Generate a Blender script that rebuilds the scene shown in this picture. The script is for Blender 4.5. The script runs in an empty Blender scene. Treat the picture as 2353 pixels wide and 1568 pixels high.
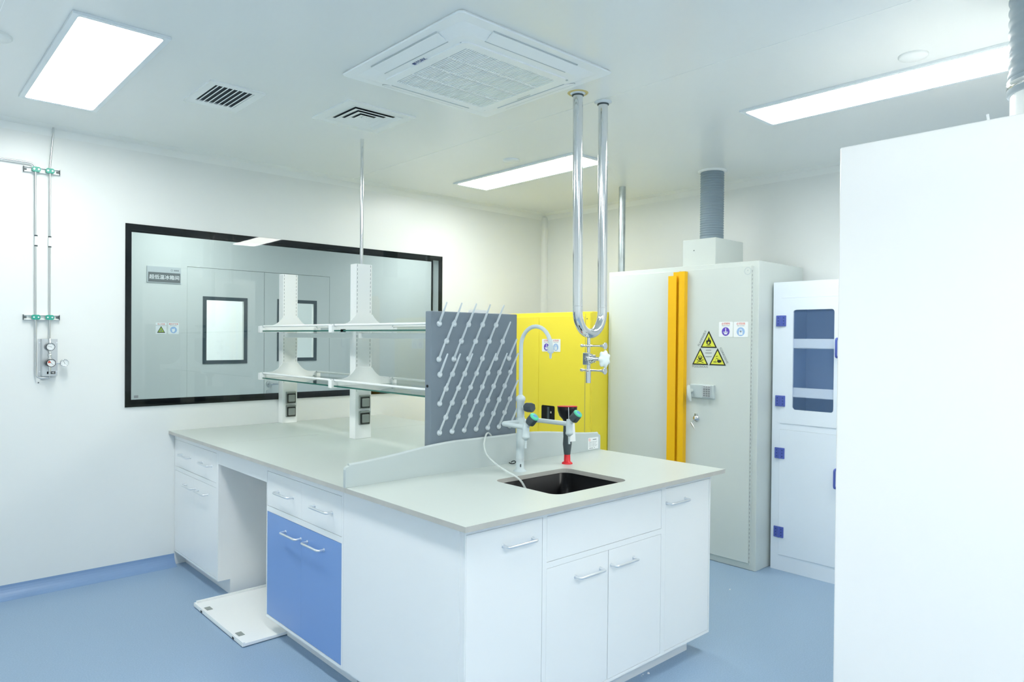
import bpy, bmesh, math, random
from mathutils import Vector, Matrix
from mathutils.geometry import tessellate_polygon
random.seed(4)
scene = bpy.context.scene
COL = scene.collection
PI = math.pi

# ---------------------------------------------------------------- camera
def camera():
    yaw, pitch, roll, F = .829, -.010, .009, 1611.9
    f = Vector((math.cos(yaw)*math.cos(pitch), math.sin(yaw)*math.cos(pitch), math.sin(pitch)))
    r = Vector((math.sin(yaw), -math.cos(yaw), 0)); u = r.cross(f)
    c, s = math.cos(roll), math.sin(roll)
    R = c*r + s*u; U = -s*r + c*u
    cd = bpy.data.cameras.new('camera'); o = bpy.data.objects.new('camera', cd); COL.objects.link(o)
    m = Matrix((R, U, -f)).transposed().to_4x4(); m.translation = Vector((-1.395, -1.727, 1.448))
    o.matrix_world = m
    cd.sensor_width = 36; cd.lens = F/2353*36; cd.shift_x = 2.985/2353; cd.shift_y = 11.342/2353
    cd.clip_start = .02; cd.clip_end = 60
    scene.camera = o
camera()
# ---------------------------------------------------------------- world, exposure
w = bpy.data.worlds.new('world'); scene.world = w; w.use_nodes = True
w.node_tree.nodes['Background'].inputs[0].default_value = (.8, .9, 1, 1)
w.node_tree.nodes['Background'].inputs[1].default_value = .0
vs = scene.view_settings
vs.view_transform = 'Standard'; vs.look = 'None'; vs.gamma = 1; vs.use_curve_mapping = False; vs.exposure = 0.60
LAMP = 15.0            # strength of the ceiling panels
LAMP_COL = (.985, 1.0, .955)
CORR = 15
try:
    scene.cycles.max_bounces = 14; scene.cycles.diffuse_bounces = 8; scene.cycles.glossy_bounces = 6
    scene.cycles.transparent_max_bounces = 24; scene.cycles.sample_clamp_indirect = 6
except Exception: pass

# ---------------------------------------------------------------- materials
def mat(name, col, rough=.5, metal=0, spec=.5, coat=0, bump=None, noise=None, emit=None, es=0, trans=0, ior=1.45, alpha=1):
    m = bpy.data.materials.new(name); m.use_nodes = True
    nt = m.node_tree; p = nt.nodes['Principled BSDF']
    p.inputs['Base Color'].default_value = (*col, 1); p.inputs['Roughness'].default_value = rough
    p.inputs['Alpha'].default_value = alpha; p.inputs['Metallic'].default_value = metal; p.inputs['Specular IOR Level'].default_value = spec
    p.inputs['Coat Weight'].default_value = coat; p.inputs['Coat Roughness'].default_value = .08
    p.inputs['Transmission Weight'].default_value = trans; p.inputs['IOR'].default_value = ior
    if emit: p.inputs['Emission Color'].default_value = (*emit, 1); p.inputs['Emission Strength'].default_value = es
    tc = nt.nodes.new('ShaderNodeTexCoord')
    if noise:                      # (scale, amount): small tone variation of the surface itself
        n = nt.nodes.new('ShaderNodeTexNoise'); n.inputs['Scale'].default_value = noise[0]; n.inputs['Detail'].default_value = 3
        nt.links.new(tc.outputs['Object'], n.inputs['Vector'])
        r = nt.nodes.new('ShaderNodeValToRGB')
        a = noise[1]
        r.color_ramp.elements[0].position = .3; r.color_ramp.elements[1].position = .7
        r.color_ramp.elements[0].color = (*[c*(1-a) for c in col], 1); r.color_ramp.elements[1].color = (*[min(1, c*(1+a)) for c in col], 1)
        nt.links.new(n.outputs['Fac'], r.inputs['Fac']); nt.links.new(r.outputs['Color'], p.inputs['Base Color'])
    if bump:
        n = nt.nodes.new('ShaderNodeTexNoise'); n.inputs['Scale'].default_value = bump[0]; n.inputs['Detail'].default_value = 2
        b = nt.nodes.new('ShaderNodeBump'); b.inputs['Strength'].default_value = bump[1]; b.inputs['Distance'].default_value = .002
        nt.links.new(tc.outputs['Object'], n.inputs['Vector']); nt.links.new(n.outputs['Fac'], b.inputs['Height'])
        nt.links.new(b.outputs['Normal'], p.inputs['Normal'])
    return m

def sheet_glass(name, tint, ior=1.5, rough=0.0):
    m = bpy.data.materials.new(name); m.use_nodes = True; nt = m.node_tree
    nt.nodes.clear(); o = nt.nodes.new('ShaderNodeOutputMaterial'); mx = nt.nodes.new('ShaderNodeMixShader')
    t = nt.nodes.new('ShaderNodeBsdfTransparent'); g = nt.nodes.new('ShaderNodeBsdfGlossy'); fr = nt.nodes.new('ShaderNodeFresnel')
    t.inputs[0].default_value = (*tint, 1); g.inputs['Roughness'].default_value = rough; g.inputs['Color'].default_value = (1, 1, 1, 1)
    fr.inputs[0].default_value = ior
    nt.links.new(fr.outputs[0], mx.inputs[0]); nt.links.new(t.outputs[0], mx.inputs[1]); nt.links.new(g.outputs[0], mx.inputs[2])
    nt.links.new(mx.outputs[0], o.inputs[0]); return m

def emission(name, col, s):
    m = bpy.data.materials.new(name); m.use_nodes = True; nt = m.node_tree; nt.nodes.clear()
    o = nt.nodes.new('ShaderNodeOutputMaterial'); e = nt.nodes.new('ShaderNodeEmission')
    e.inputs[0].default_value = (*col, 1); e.inputs[1].default_value = s
    nt.links.new(e.outputs[0], o.inputs[0]); return m

def floor_mat():
    m = mat('vinyl floor', (.20, .37, .70), .34, spec=.4)
    nt = m.node_tree; p = nt.nodes['Principled BSDF']; tc = nt.nodes.new('ShaderNodeTexCoord')
    n = nt.nodes.new('ShaderNodeTexNoise'); n.inputs['Scale'].default_value = 160; n.inputs['Detail'].default_value = 4
    v = nt.nodes.new('ShaderNodeTexVoronoi'); v.inputs['Scale'].default_value = 210
    r = nt.nodes.new('ShaderNodeValToRGB'); e = r.color_ramp.elements
    e[0].position = .32; e[0].color = (.25, .36, .50, 1); e[1].position = .70; e[1].color = (.30, .42, .57, 1)
    x = e.new(.76); x.color = (.40, .52, .66, 1)
    nt.links.new(tc.outputs['Object'], n.inputs['Vector']); nt.links.new(tc.outputs['Object'], v.inputs['Vector'])
    nt.links.new(n.outputs['Fac'], r.inputs['Fac'])
    mx = nt.nodes.new('ShaderNodeMix'); mx.data_type = 'RGBA'; mx.inputs[7].default_value = (.18, .26, .40, 1)
    st = nt.nodes.new('ShaderNodeMath'); st.operation = 'LESS_THAN'; st.inputs[1].default_value = .09
    nt.links.new(v.outputs['Distance'], st.inputs[0]); nt.links.new(st.outputs[0], mx.inputs[0])
    nt.links.new(r.outputs['Color'], mx.inputs[6]); nt.links.new(mx.outputs[2], p.inputs['Base Color'])
    return m

def top_mat():
    # ceramic worktop: glazed grey-green face, raw beige body showing on the cut edges
    m = mat('ceramic worktop', (.6, .64, .62), .35)
    nt = m.node_tree; p = nt.nodes['Principled BSDF']; g = nt.nodes.new('ShaderNodeNewGeometry'); s = nt.nodes.new('ShaderNodeSeparateXYZ')
    a = nt.nodes.new('ShaderNodeMath'); a.operation = 'GREATER_THAN'; a.inputs[1].default_value = .5
    mx = nt.nodes.new('ShaderNodeMix'); mx.data_type = 'RGBA'
    tc = nt.nodes.new('ShaderNodeTexCoord'); n = nt.nodes.new('ShaderNodeTexNoise'); n.inputs['Scale'].default_value = 14; n.inputs['Detail'].default_value = 5
    r = nt.nodes.new('ShaderNodeValToRGB'); r.color_ramp.elements[0].color = (.44, .44, .41, 1); r.color_ramp.elements[1].color = (.56, .55, .51, 1)
    nt.links.new(tc.outputs['Object'], n.inputs['Vector']); nt.links.new(n.outputs['Fac'], r.inputs['Fac'])
    mx.inputs[7].default_value = (.55, .60, .575, 1)
    nt.links.new(g.outputs['Normal'], s.inputs[0]); nt.links.new(s.outputs['Z'], a.inputs[0]); nt.links.new(a.outputs[0], mx.inputs[0])
    nt.links.new(r.outputs['Color'], mx.inputs[6]); nt.links.new(mx.outputs[2], p.inputs['Base Color'])
    return m

M = dict(
    wall=mat('wall panel', (.79, .815, .81), .34, spec=.45, noise=(1.2, .01)),
    ceil=mat('ceiling panel', (.86, .885, .88), .27, spec=.5, noise=(1.0, .01)),
    floor=floor_mat(), top=top_mat(),
    cove=mat('vinyl cove', (.21, .33, .54), .35),
    white=mat('white painted steel', (.90, .915, .92), .3, spec=.5),
    white2=mat('bright white paint', (.91, .93, .93), .3, spec=.5),
    hood=mat('gloss white panel', (.985, .975, .96), .25, spec=.5),
    blue=mat('blue painted door', (.21, .36, .70), .34),
    gap=mat('shadow gap', (.25, .27, .3), .8),
    alu=mat('satin aluminium', (.80, .83, .86), .28, metal=.85),
    steel=mat('polished steel', (.74, .76, .77), .12, metal=1),
    brushed=mat('brushed steel', (.62, .64, .65), .3, metal=1, bump=(60, .05)),
    galv=mat('galvanised steel', (.50, .55, .56), .33, metal=.9, noise=(18, .12)),
    grey=mat('light grey painted steel', (.63, .68, .655), .33, spec=.45),
    yellow=mat('yellow painted steel', (.88, .73, .06), .32, spec=.4),
    orange=mat('amber yellow handle', (.90, .50, .01), .3, spec=.4),
    board=mat('grey polypropylene board', (.175, .22, .265), .45),
    peg=mat('pale grey plastic peg', (.62, .68, .72), .35),
    splash=mat('grey laminate', (.50, .56, .56), .4),
    tap=mat('grey epoxy tap', (.56, .64, .66), .32, spec=.5),
    dark=mat('dark grey rubber', (.055, .075, .085), .45),
    black=mat('black', (.005, .006, .008), .4, spec=.3),
    sink=mat('black epoxy resin', (.002, .002, .003), .3, spec=.2),
    red=mat('red plastic', (.75, .02, .03), .3),
    green=mat('green plastic', (.06, .50, .32), .35),
    tgreen=mat('teal green clamp', (.03, .36, .27), .35),
    ttop=mat('mint green cap', (.10, .60, .38), .35), tblue=mat('blue cap', (.12, .28, .62), .35),
    paper=mat('white sticker', (.84, .87, .88), .45),
    ink=mat('black ink', (.012, .013, .015), .5), inkg=mat('grey ink', (.22, .24, .25), .5),
    inkr=mat('red ink', (.70, .10, .06), .5), violet=mat('violet ink', (.13, .07, .50), .45),
    lblue=mat('pale blue ink', (.33, .50, .78), .45), hazard=mat('hazard yellow ink', (.72, .74, .07), .45),
    sgreen=mat('yellow green ink', (.35, .50, .08), .5),
    frit=mat('black glass border', (.003, .004, .006), .6, spec=.05),
    pane=sheet_glass('window glass', (.91, .94, .93), 1.36),
    pane2=sheet_glass('clear door glass', (.97, .98, .98), 1.4),
    shelf=sheet_glass('shelf glass', (.90, .96, .94), 1.45), sedge=mat('green glass edge', (.02, .13, .10), .15, spec=.6),
    bluewin=mat('blue tinted window', (.20, .34, .62), .15, alpha=.14),
    pp=mat('white polypropylene', (.80, .87, .95), .38), ppin=mat('white polypropylene tray', (.82, .89, .95), .4),
    hinge=mat('blue plastic hinge', (.09, .13, .46), .35),
    flex=mat('grey corrugated hose', (.34, .41, .46), .45), flexd=mat('blue grey corrugated hose', (.23, .30, .35), .45),
    acw=mat('ac white plastic', (.92, .95, .96), .35), acg=mat('ac grille slot', (.55, .60, .62), .5),
    vent=mat('vent white', (.90, .93, .93), .35), ventd=mat('vent dark', (.05, .065, .075), .6),
    lampframe=mat('lamp frame', (.80, .86, .90), .35), lamp=emission('lamp diffuser', LAMP_COL, LAMP),
    clamp=emission('corridor lamp', (.92, 1, 1), CORR),
    socket=mat('grey socket lid', (.30, .33, .31), .35), socketd=mat('dark socket seal', (.03, .035, .033), .5),
    hose=mat('clear hose', (.84, .90, .88), .15, spec=.6, alpha=.48),
    dial=mat('gauge dial', (.82, .85, .86), .3), purple=mat('dark blue ink', (.02, .05, .22), .4),
    corr=mat('corridor wall', (.64, .67, .655), .6), signg=mat('sign dark grey', (.14, .155, .16), .4), signs=mat('sign silver', (.50, .54, .56), .35),
    doorf=mat('door window frame', (.05, .075, .09), .4),
    foam=mat('yellowed sealant', (.70, .58, .25), .7), handwheel=mat('white porcelain', (.82, .90, .89), .3),
    keyp=mat('lock plate grey', (.50, .57, .58), .35), ppshade=mat('blue cabinet shade', (.56, .70, .90), .4),  # last one: bluish shade inside the plastic cabinet, put into the colour
    debris=mat('white crumbs', (.85, .87, .88), .7),
)

# ---------------------------------------------------------------- mesh builder
def frame_of(axis):
    a = Vector(axis).normalized(); t = Vector((0, 0, 1)) if abs(a.z) < .9 else Vector((1, 0, 0))
    u = a.cross(t).normalized(); return u, a.cross(u).normalized(), a

class MB:
    def __init__(s): s.v = []; s.f = []; s.sm = []; s.mi = []; s.m = 0
    def add(s, vs, fs, smooth=False):
        n = len(s.v); s.v += [Vector(p) for p in vs]
        for f in fs: s.f.append([i+n for i in f]); s.sm.append(smooth); s.mi.append(s.m)
        return s
    def box(s, x0, x1, y0, y1, z0, z1, bev=0, seg=2):
        x0, x1 = min(x0, x1), max(x0, x1); y0, y1 = min(y0, y1), max(y0, y1); z0, z1 = min(z0, z1), max(z0, z1)
        if bev:
            bm = bmesh.new(); bmesh.ops.create_cube(bm, size=1)
            for v in bm.verts: v.co = Vector(((x0+x1)/2+v.co.x*(x1-x0), (y0+y1)/2+v.co.y*(y1-y0), (z0+z1)/2+v.co.z*(z1-z0)))
            bmesh.ops.bevel(bm, geom=bm.edges[:], offset=bev, segments=seg, affect='EDGES', profile=.5)
            bm.verts.index_update()
            s.add([v.co.copy() for v in bm.verts], [[v.index for v in f.verts] for f in bm.faces]); bm.free(); return s
        return s.add([(x0,y0,z0),(x1,y0,z0),(x1,y1,z0),(x0,y1,z0),(x0,y0,z1),(x1,y0,z1),(x1,y1,z1),(x0,y1,z1)],
                     [(0,3,2,1),(4,5,6,7),(0,1,5,4),(1,2,6,5),(2,3,7,6),(3,0,4,7)])
    def tube(s, path, r, n=14, caps=True):
        P = [Vector(p) for p in path]; rs = r if isinstance(r, (list, tuple)) else [r]*len(P)
        T = []
        for i in range(len(P)):
            a = P[max(i-1, 0)]; b = P[min(i+1, len(P)-1)]
            if 0 < i < len(P)-1: T.append(((P[i]-a).normalized()+(b-P[i]).normalized()).normalized())
            else: T.append((b-a).normalized())
        u, v, _ = frame_of(T[0]); vs = []
        for i, p in enumerate(P):
            if i:
                q = T[i-1].rotation_difference(T[i]); u = q @ u
                u = (u-T[i]*u.dot(T[i])).normalized(); v = T[i].cross(u)
            for k in range(n): a = 2*PI*k/n; vs.append(p+(u*math.cos(a)+v*math.sin(a))*rs[i])
        fs = [[i*n+k, i*n+(k+1) % n, (i+1)*n+(k+1) % n, (i+1)*n+k] for i in range(len(P)-1) for k in range(n)]
        s.add(vs, fs, True)
        if caps:
            s.add(vs[:n], [list(range(n))[::-1]]); s.add(vs[-n:], [list(range(n))])
        return s
    def lathe(s, prof, o, axis=(0, 0, 1), n=24, smooth=True):
        u, v, a = frame_of(axis); o = Vector(o); vs = []
        for r, h in prof:
            for k in range(n): t = 2*PI*k/n; vs.append(o+a*h+(u*math.cos(t)+v*math.sin(t))*max(r, 1e-5))
        fs = [[i*n+k, i*n+(k+1) % n, (i+1)*n+(k+1) % n, (i+1)*n+k] for i in range(len(prof)-1) for k in range(n)]
        s.add(vs, fs, smooth)
        if prof[0][0] > 1e-4: s.add(vs[:n], [list(range(n))[::-1]])
        if prof[-1][0] > 1e-4: s.add(vs[-n:], [list(range(n))])
        return s
    def cyl(s, a, b, r, n=20):
        a = Vector(a); b = Vector(b); return s.lathe([(r, 0), (r, (b-a).length)], a, b-a, n)
    def ball(s, c, r, n=14):
        return s.lathe([(r*math.sin(PI*i/8), -r*math.cos(PI*i/8)) for i in range(9)], c, (0, 0, 1), n)
    def prism(s, loops, fn, depth):
        """loops: outer outline then holes, 2D; fn maps (a,b) to a point; depth: thickness vector"""
        d = Vector(depth); tri = tessellate_polygon([[Vector((a, b, 0)) for a, b in L] for L in loops])
        flat = [Vector(fn(a, b)) for L in loops for a, b in L]; N = len(flat)
        vs = flat+[p+d for p in flat]; fs = [list(t) for t in tri]+[[i+N for i in t][::-1] for t in tri]
        k = 0
        for L in loops:
            m = len(L)
            for i in range(m): j = (i+1) % m; fs.append([k+i, k+j, k+j+N, k+i+N])
            k += m
        return s.add(vs, fs)
    def flat(s, pts, fn):       # flat printed shape
        tri = tessellate_polygon([[Vector((a, b, 0)) for a, b in pts]])
        return s.add([fn(a, b) for a, b in pts], [list(t) for t in tri])
    def text(s, body, size, fn, extra=0):
        """letters of body centred on (0,0) of the plane fn(a,b)"""
        cu = bpy.data.curves.new('t', 'FONT'); cu.body = body; cu.size = size; cu.align_x = 'CENTER'; cu.align_y = 'CENTER'; cu.offset = extra
        cu.resolution_u = 3
        o = bpy.data.objects.new('t', cu); COL.objects.link(o); bpy.context.view_layer.update()
        me = o.evaluated_get(bpy.context.evaluated_depsgraph_get()).to_mesh()
        vs = [fn(v.co.x, v.co.y) for v in me.vertices]; fs = [list(p.vertices) for p in me.polygons]
        o.evaluated_get(bpy.context.evaluated_depsgraph_get()).to_mesh_clear()
        bpy.data.objects.remove(o); bpy.data.curves.remove(cu)
        return s.add(vs, fs)
    def build(s, name, mats, parent=None, at=None, fix=True):
        """link as one mesh object; vertices are given in world space"""
        if not isinstance(mats, (list, tuple)): mats = [mats]
        org = Vector(at) if at is not None else (parent_loc(parent) if parent else Vector((0, 0, 0)))
        me = bpy.data.meshes.new(name); me.from_pydata([v-org for v in s.v], [], s.f)
        for m in mats: me.materials.append(m if not isinstance(m, str) else M[m])
        for p, sm, mi in zip(me.polygons, s.sm, s.mi): p.use_smooth = sm; p.material_index = mi
        if fix:
            bm = bmesh.new(); bm.from_mesh(me); bmesh.ops.recalc_face_normals(bm, faces=bm.faces[:]); bm.to_mesh(me); bm.free()
        o = bpy.data.objects.new(name, me); COL.objects.link(o)
        if parent: o.parent = parent
        else: o.location = org
        return o

def parent_loc(p):
    v = Vector((0, 0, 0))
    while p: v = v+p.location; p = p.parent
    return v
def tag(o, label, cat, group=None):
    o['label'] = label; o['category'] = cat
    if group: o['group'] = group
    return o
def thing(name, loc, label, cat, group=None):
    o = bpy.data.objects.new(name, None); COL.objects.link(o); o.location = loc; o.empty_display_size = .05
    return tag(o, label, cat, group)
def struct(o): o['kind'] = 'structure'; return o
def copy_tree(o, parent=None):
    c = o.copy(); COL.objects.link(c); c.parent = parent
    for ch in o.children: copy_tree(ch, c)
    return c
def rrect(x0, x1, y0, y1, r, n=6):
    out = []
    for cx, cy, a0 in ((x1-r, y1-r, 0), (x0+r, y1-r, 90), (x0+r, y0+r, 180), (x1-r, y0+r, 270)):
        for k in range(n+1): a = math.radians(a0+90*k/n); out.append((cx+r*math.cos(a), cy+r*math.sin(a)))
    return out
def rect(x0, x1, y0, y1): return [(x0, y0), (x1, y0), (x1, y1), (x0, y1)]
def circle(cx, cy, r, n=28, ry=None): return [(cx+r*math.cos(2*PI*k/n), cy+(ry or r)*math.sin(2*PI*k/n)) for k in range(n)]
def bend(pts, r, n=6):
    """polyline with rounded corners"""
    P = [Vector(p) for p in pts]; out = [P[0]]
    for i in range(1, len(P)-1):
        a, b, c = P[i-1], P[i], P[i+1]; d1 = (a-b).normalized(); d2 = (c-b).normalized()
        k = min(r, (a-b).length*.49, (c-b).length*.49); p1 = b+d1*k; p2 = b+d2*k
        for j in range(n+1):
            t = j/n; out.append(p1*(1-t)**2+b*2*t*(1-t)+p2*t*t)
    return out+[P[-1]]
# plane maps: what a viewer reads left-to-right (a) and upwards (b)
def onX(x, y, z): return lambda a, b: Vector((x, y-a, z+b))     # faces towards -x
def onY(x, y, z): return lambda a, b: Vector((x+a, y, z+b))     # faces towards -y
def onZ(x, y, z): return lambda a, b: Vector((x+a, y+b, z))
def turned(fn, ang):
    c, s = math.cos(ang), math.sin(ang); return lambda a, b: fn(a*c-b*s, a*s+b*c)
def shifted(fn, dx, dy): return lambda a, b: fn(a+dx, b+dy)

# ================================================================= SETTING
L = 2.974; H = 2.627; XB = 3.337; XN = -2.05; YN = -3.95
FY = 4.974     # far wall of the corridor
struct(MB().box(XN-.1, XB+.1, YN-.1, 7.2, -.12, 0).build('floor', 'floor'))
cm = MB()
cm.box(XN-.1, XB+.1, YN-.1, L, H, H+.1)
ce = struct(cm.build('ceiling', 'ceil'))
sm_ = MB()
for xs in (-1.04, 1.258): sm_.box(xs-.001, xs+.001, YN, L-.05, H-.0008, H+.002)
struct(sm_.build('trim_1', M['vent']))
# left wall with the window opening
wx0, wx1, wz0, wz1 = -.25, 2.13, 1.012, 2.127
g = .02
wl = MB().prism([rect(XN, XB, 0, H), rect(wx0+g, wx1-g, wz0+g, wz1-g)], onY(0, L, 0), (0, .1, 0))
struct(wl.build('wall_left', 'wall'))
struct(MB().box(XB, XB+.1, YN, L+.1, 0, H).build('wall_back', 'wall'))
struct(MB().box(XN-.1, XB+.1, YN-.1, YN, 0, H).build('wall_right', 'wall'))
struct(MB().box(XN-.1, XN, YN, L+.1, 0, H).build('wall_near', 'wall'))
# coved trims at ceiling and floor, and the corner column
def cove(name, m, axis, p, a0, a1, z, r, sign):
    n = 2 if z else 8; mb = MB(); prof = [(0, 0)]+[(r-r*math.sin(PI/2*k/n), r-r*math.cos(PI/2*k/n)) for k in range(n+1)]
    vs = []
    for a in (a0, a1):
        for d, h in prof:
            vs.append((a, p-d, z+sign*h) if axis == 'x' else (p-d, a, z+sign*h))
    k = len(prof); fs = [[i, (i+1) % k, (i+1) % k+k, i+k] for i in range(k)]+[list(range(k)), list(range(k, 2*k))[::-1]]
    return struct(mb.add(vs, fs).build(name, m))
cove('trim_2', 'ceil', 'x', L, XN, XB, H, .055, -1)
cove('trim_3', 'ceil', 'y', XB, YN, L, H, .055, -1)
cove('baseboard_left', 'cove', 'x', L, XN, .036, 0, .07, 1)
struct(MB().lathe([(.045, 0), (.045, H-.03)], (XB, L, 0), (0, 0, 1), 24).build('trim_4', 'wall'))
# window 1
wroot = struct(thing('window_1', ((wx0+wx1)/2, L, wz0), 'x', 'x'));
del wroot['label']; del wroot['category']
fr = MB().prism([rect(wx0, wx1, wz0, wz1), rect(wx0+.034, wx1-.034, wz0+.036, wz1-.036)], onY(0, L-.004, 0), (0, .008, 0))
fr.build('window_frame', 'frit', wroot)
py = ((L-.0105, wz0), (L-.0060, wz1))      # the pane leans a hair outwards at the top
MB().add([(x, y+d, z) for d in (0, .0015) for (y, z) in py for x in (wx0, wx1)], [(0, 1, 3, 2), (4, 6, 7, 5), (0, 4, 5, 1), (1, 5, 7, 3), (3, 7, 6, 2), (2, 6, 4, 0)]).build('pane', 'pane', wroot)
MB().prism([rect(wx0, wx1, wz0, wz1), rect(wx0+.034, wx1-.034, wz0+.036, wz1-.036)], onY(0, L+.101, 0), (0, .004, 0)).build('window_frame', 'frit', wroot)
ml = MB(); fn = onY(-.19, L-.0112, 1.075)
ml.flat(rect(-.012, .012, -.008, .008), fn).build('maker_label', 'inkg', wroot)

# corridor beyond the window
struct(MB().box(-1.2, 4.6, L+.1, FY, H, H+.1).build('ceiling_corridor', 'corr'))
struct(MB().box(-1.3, -1.2, L+.1, FY+.1, 0, H).build('wall_corridor_left', 'corr'))
struct(MB().box(4.6, 4.7, L+.1, FY+.1, 0, H).build('wall_corridor_right', 'corr'))
dx0, dxm, dx1, dz = .746, 1.469, 2.170, 2.081
wins = [(.885, 1.301, 1.190, 1.817), (1.60, 2.024, 1.206, 1.823)]
struct(MB().prism([rect(-1.2, 4.6, 0, H), rect(dx0, dx1, .001, dz)], onY(0, FY, 0), (0, .1, 0)).build('wall_corridor', 'corr'))
droot = struct(thing('door_1', (dxm, FY, 0), 'x', 'x')); del droot['label']; del droot['category']
for (a, b), (p, q, r_, t) in zip(((dx0, dxm), (dxm, dx1)), wins):
    lf = MB().prism([rect(a+.002, b-.002, .006, dz-.003), rect(p+.03, q-.03, r_+.03, t-.03)], onY(0, FY+.002, 0), (0, .05, 0)).build('door_leaf', 'corr', droot)
    MB().prism([rect(p, q, r_, t), rect(p+.034, q-.034, r_+.034, t-.034)], onY(0, FY-.003, 0), (0, .006, 0)).build('window_frame', 'doorf', lf)
    MB().box(p+.03, q-.03, FY+.01, FY+.014, r_+.03, t-.03).build('pane', 'pane2', lf)
hm = MB().cyl((1.515, FY, .985), (1.515, FY-.012, .985), .026).cyl((1.515, FY-.01, .985), (1.515, FY-.05, .985), .010)
hm.tube(bend([(1.515, FY-.045, .985), (1.56, FY-.05, .985), (1.65, FY-.045, .985)], .02), .009)
hm.cyl((1.515, FY, .903), (1.515, FY-.010, .903), .026).build('door_handle', 'brushed', droot)
# lit room past the corridor door
struct(MB().box(0, 3.2, 7.0, 7.1, 0, H).build('wall_far_room_back', 'wall'))
struct(MB().box(-.1, 0, FY+.1, 7.1, 0, H).build('wall_far_room_left', 'wall'))
struct(MB().box(3.2, 3.3, FY+.1, 7.1, 0, H).build('wall_far_room_right', 'wall'))
struct(MB().box(-.1, 3.3, FY+.1, 7.1, H, H+.1).build('ceiling_far_room', 'wall'))

# ================================================================= CEILING LAMPS
def ceiling_lamp(x, y, label, m='lamp', h=H, name='ceiling_light', w_=.30, l_=1.20):
    t = thing(name, (x, y, h), label, 'ceiling light', 'ceiling panel lights')
    o = .018
    MB().prism([rect(-w_/2-o, w_/2+o, -l_/2-o, l_/2+o), rrect(-w_/2+.004, w_/2-.004, -l_/2+.004, l_/2-.004, .012)], onZ(x, y, h-.011), (0, 0, .0105)).build('frame', 'lampframe', t)
    MB().box(x-w_/2+.005, x+w_/2-.005, y-l_/2+.005, y+l_/2-.005, h-.007, h-.003).build('diffuser', m, t)
    return t
ceiling_lamp(-.680, 1.850, 'bright ceiling light panel above the gas regulator wall, leftmost in the photo')
ceiling_lamp(2.042, 1.885, 'bright ceiling light panel seen behind the steel U-shaped pipe')
ceiling_lamp(2.055, -.475, 'bright long ceiling light panel above the large white cabinet on the right')
ceiling_lamp(-.680, -.475, 'ceiling light panel outside the picture, above the aisle left of the bench')
ceiling_lamp(-.680, -2.85, 'ceiling light panel outside the picture, behind the camera position')
ceiling_lamp(.30, -2.60, 'added ceiling light panel outside the picture, between the camera position and the fume hood')  # extra panel added to brighten the bench front and the hood
ceiling_lamp(.6, 4.0, 'corridor ceiling light beyond the window, left one', 'clamp')
ceiling_lamp(3.2, 4.0, 'corridor ceiling light beyond the window, right one', 'clamp')
ceiling_lamp(1.5, 6.1, 'ceiling light in the room behind the corridor double door, right one', 'lamp')
ceiling_lamp(.7, 6.1, 'added ceiling light in the room behind the corridor double door, left one', 'lamp')  # second lamp added to whiten the corridor door windows

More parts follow.
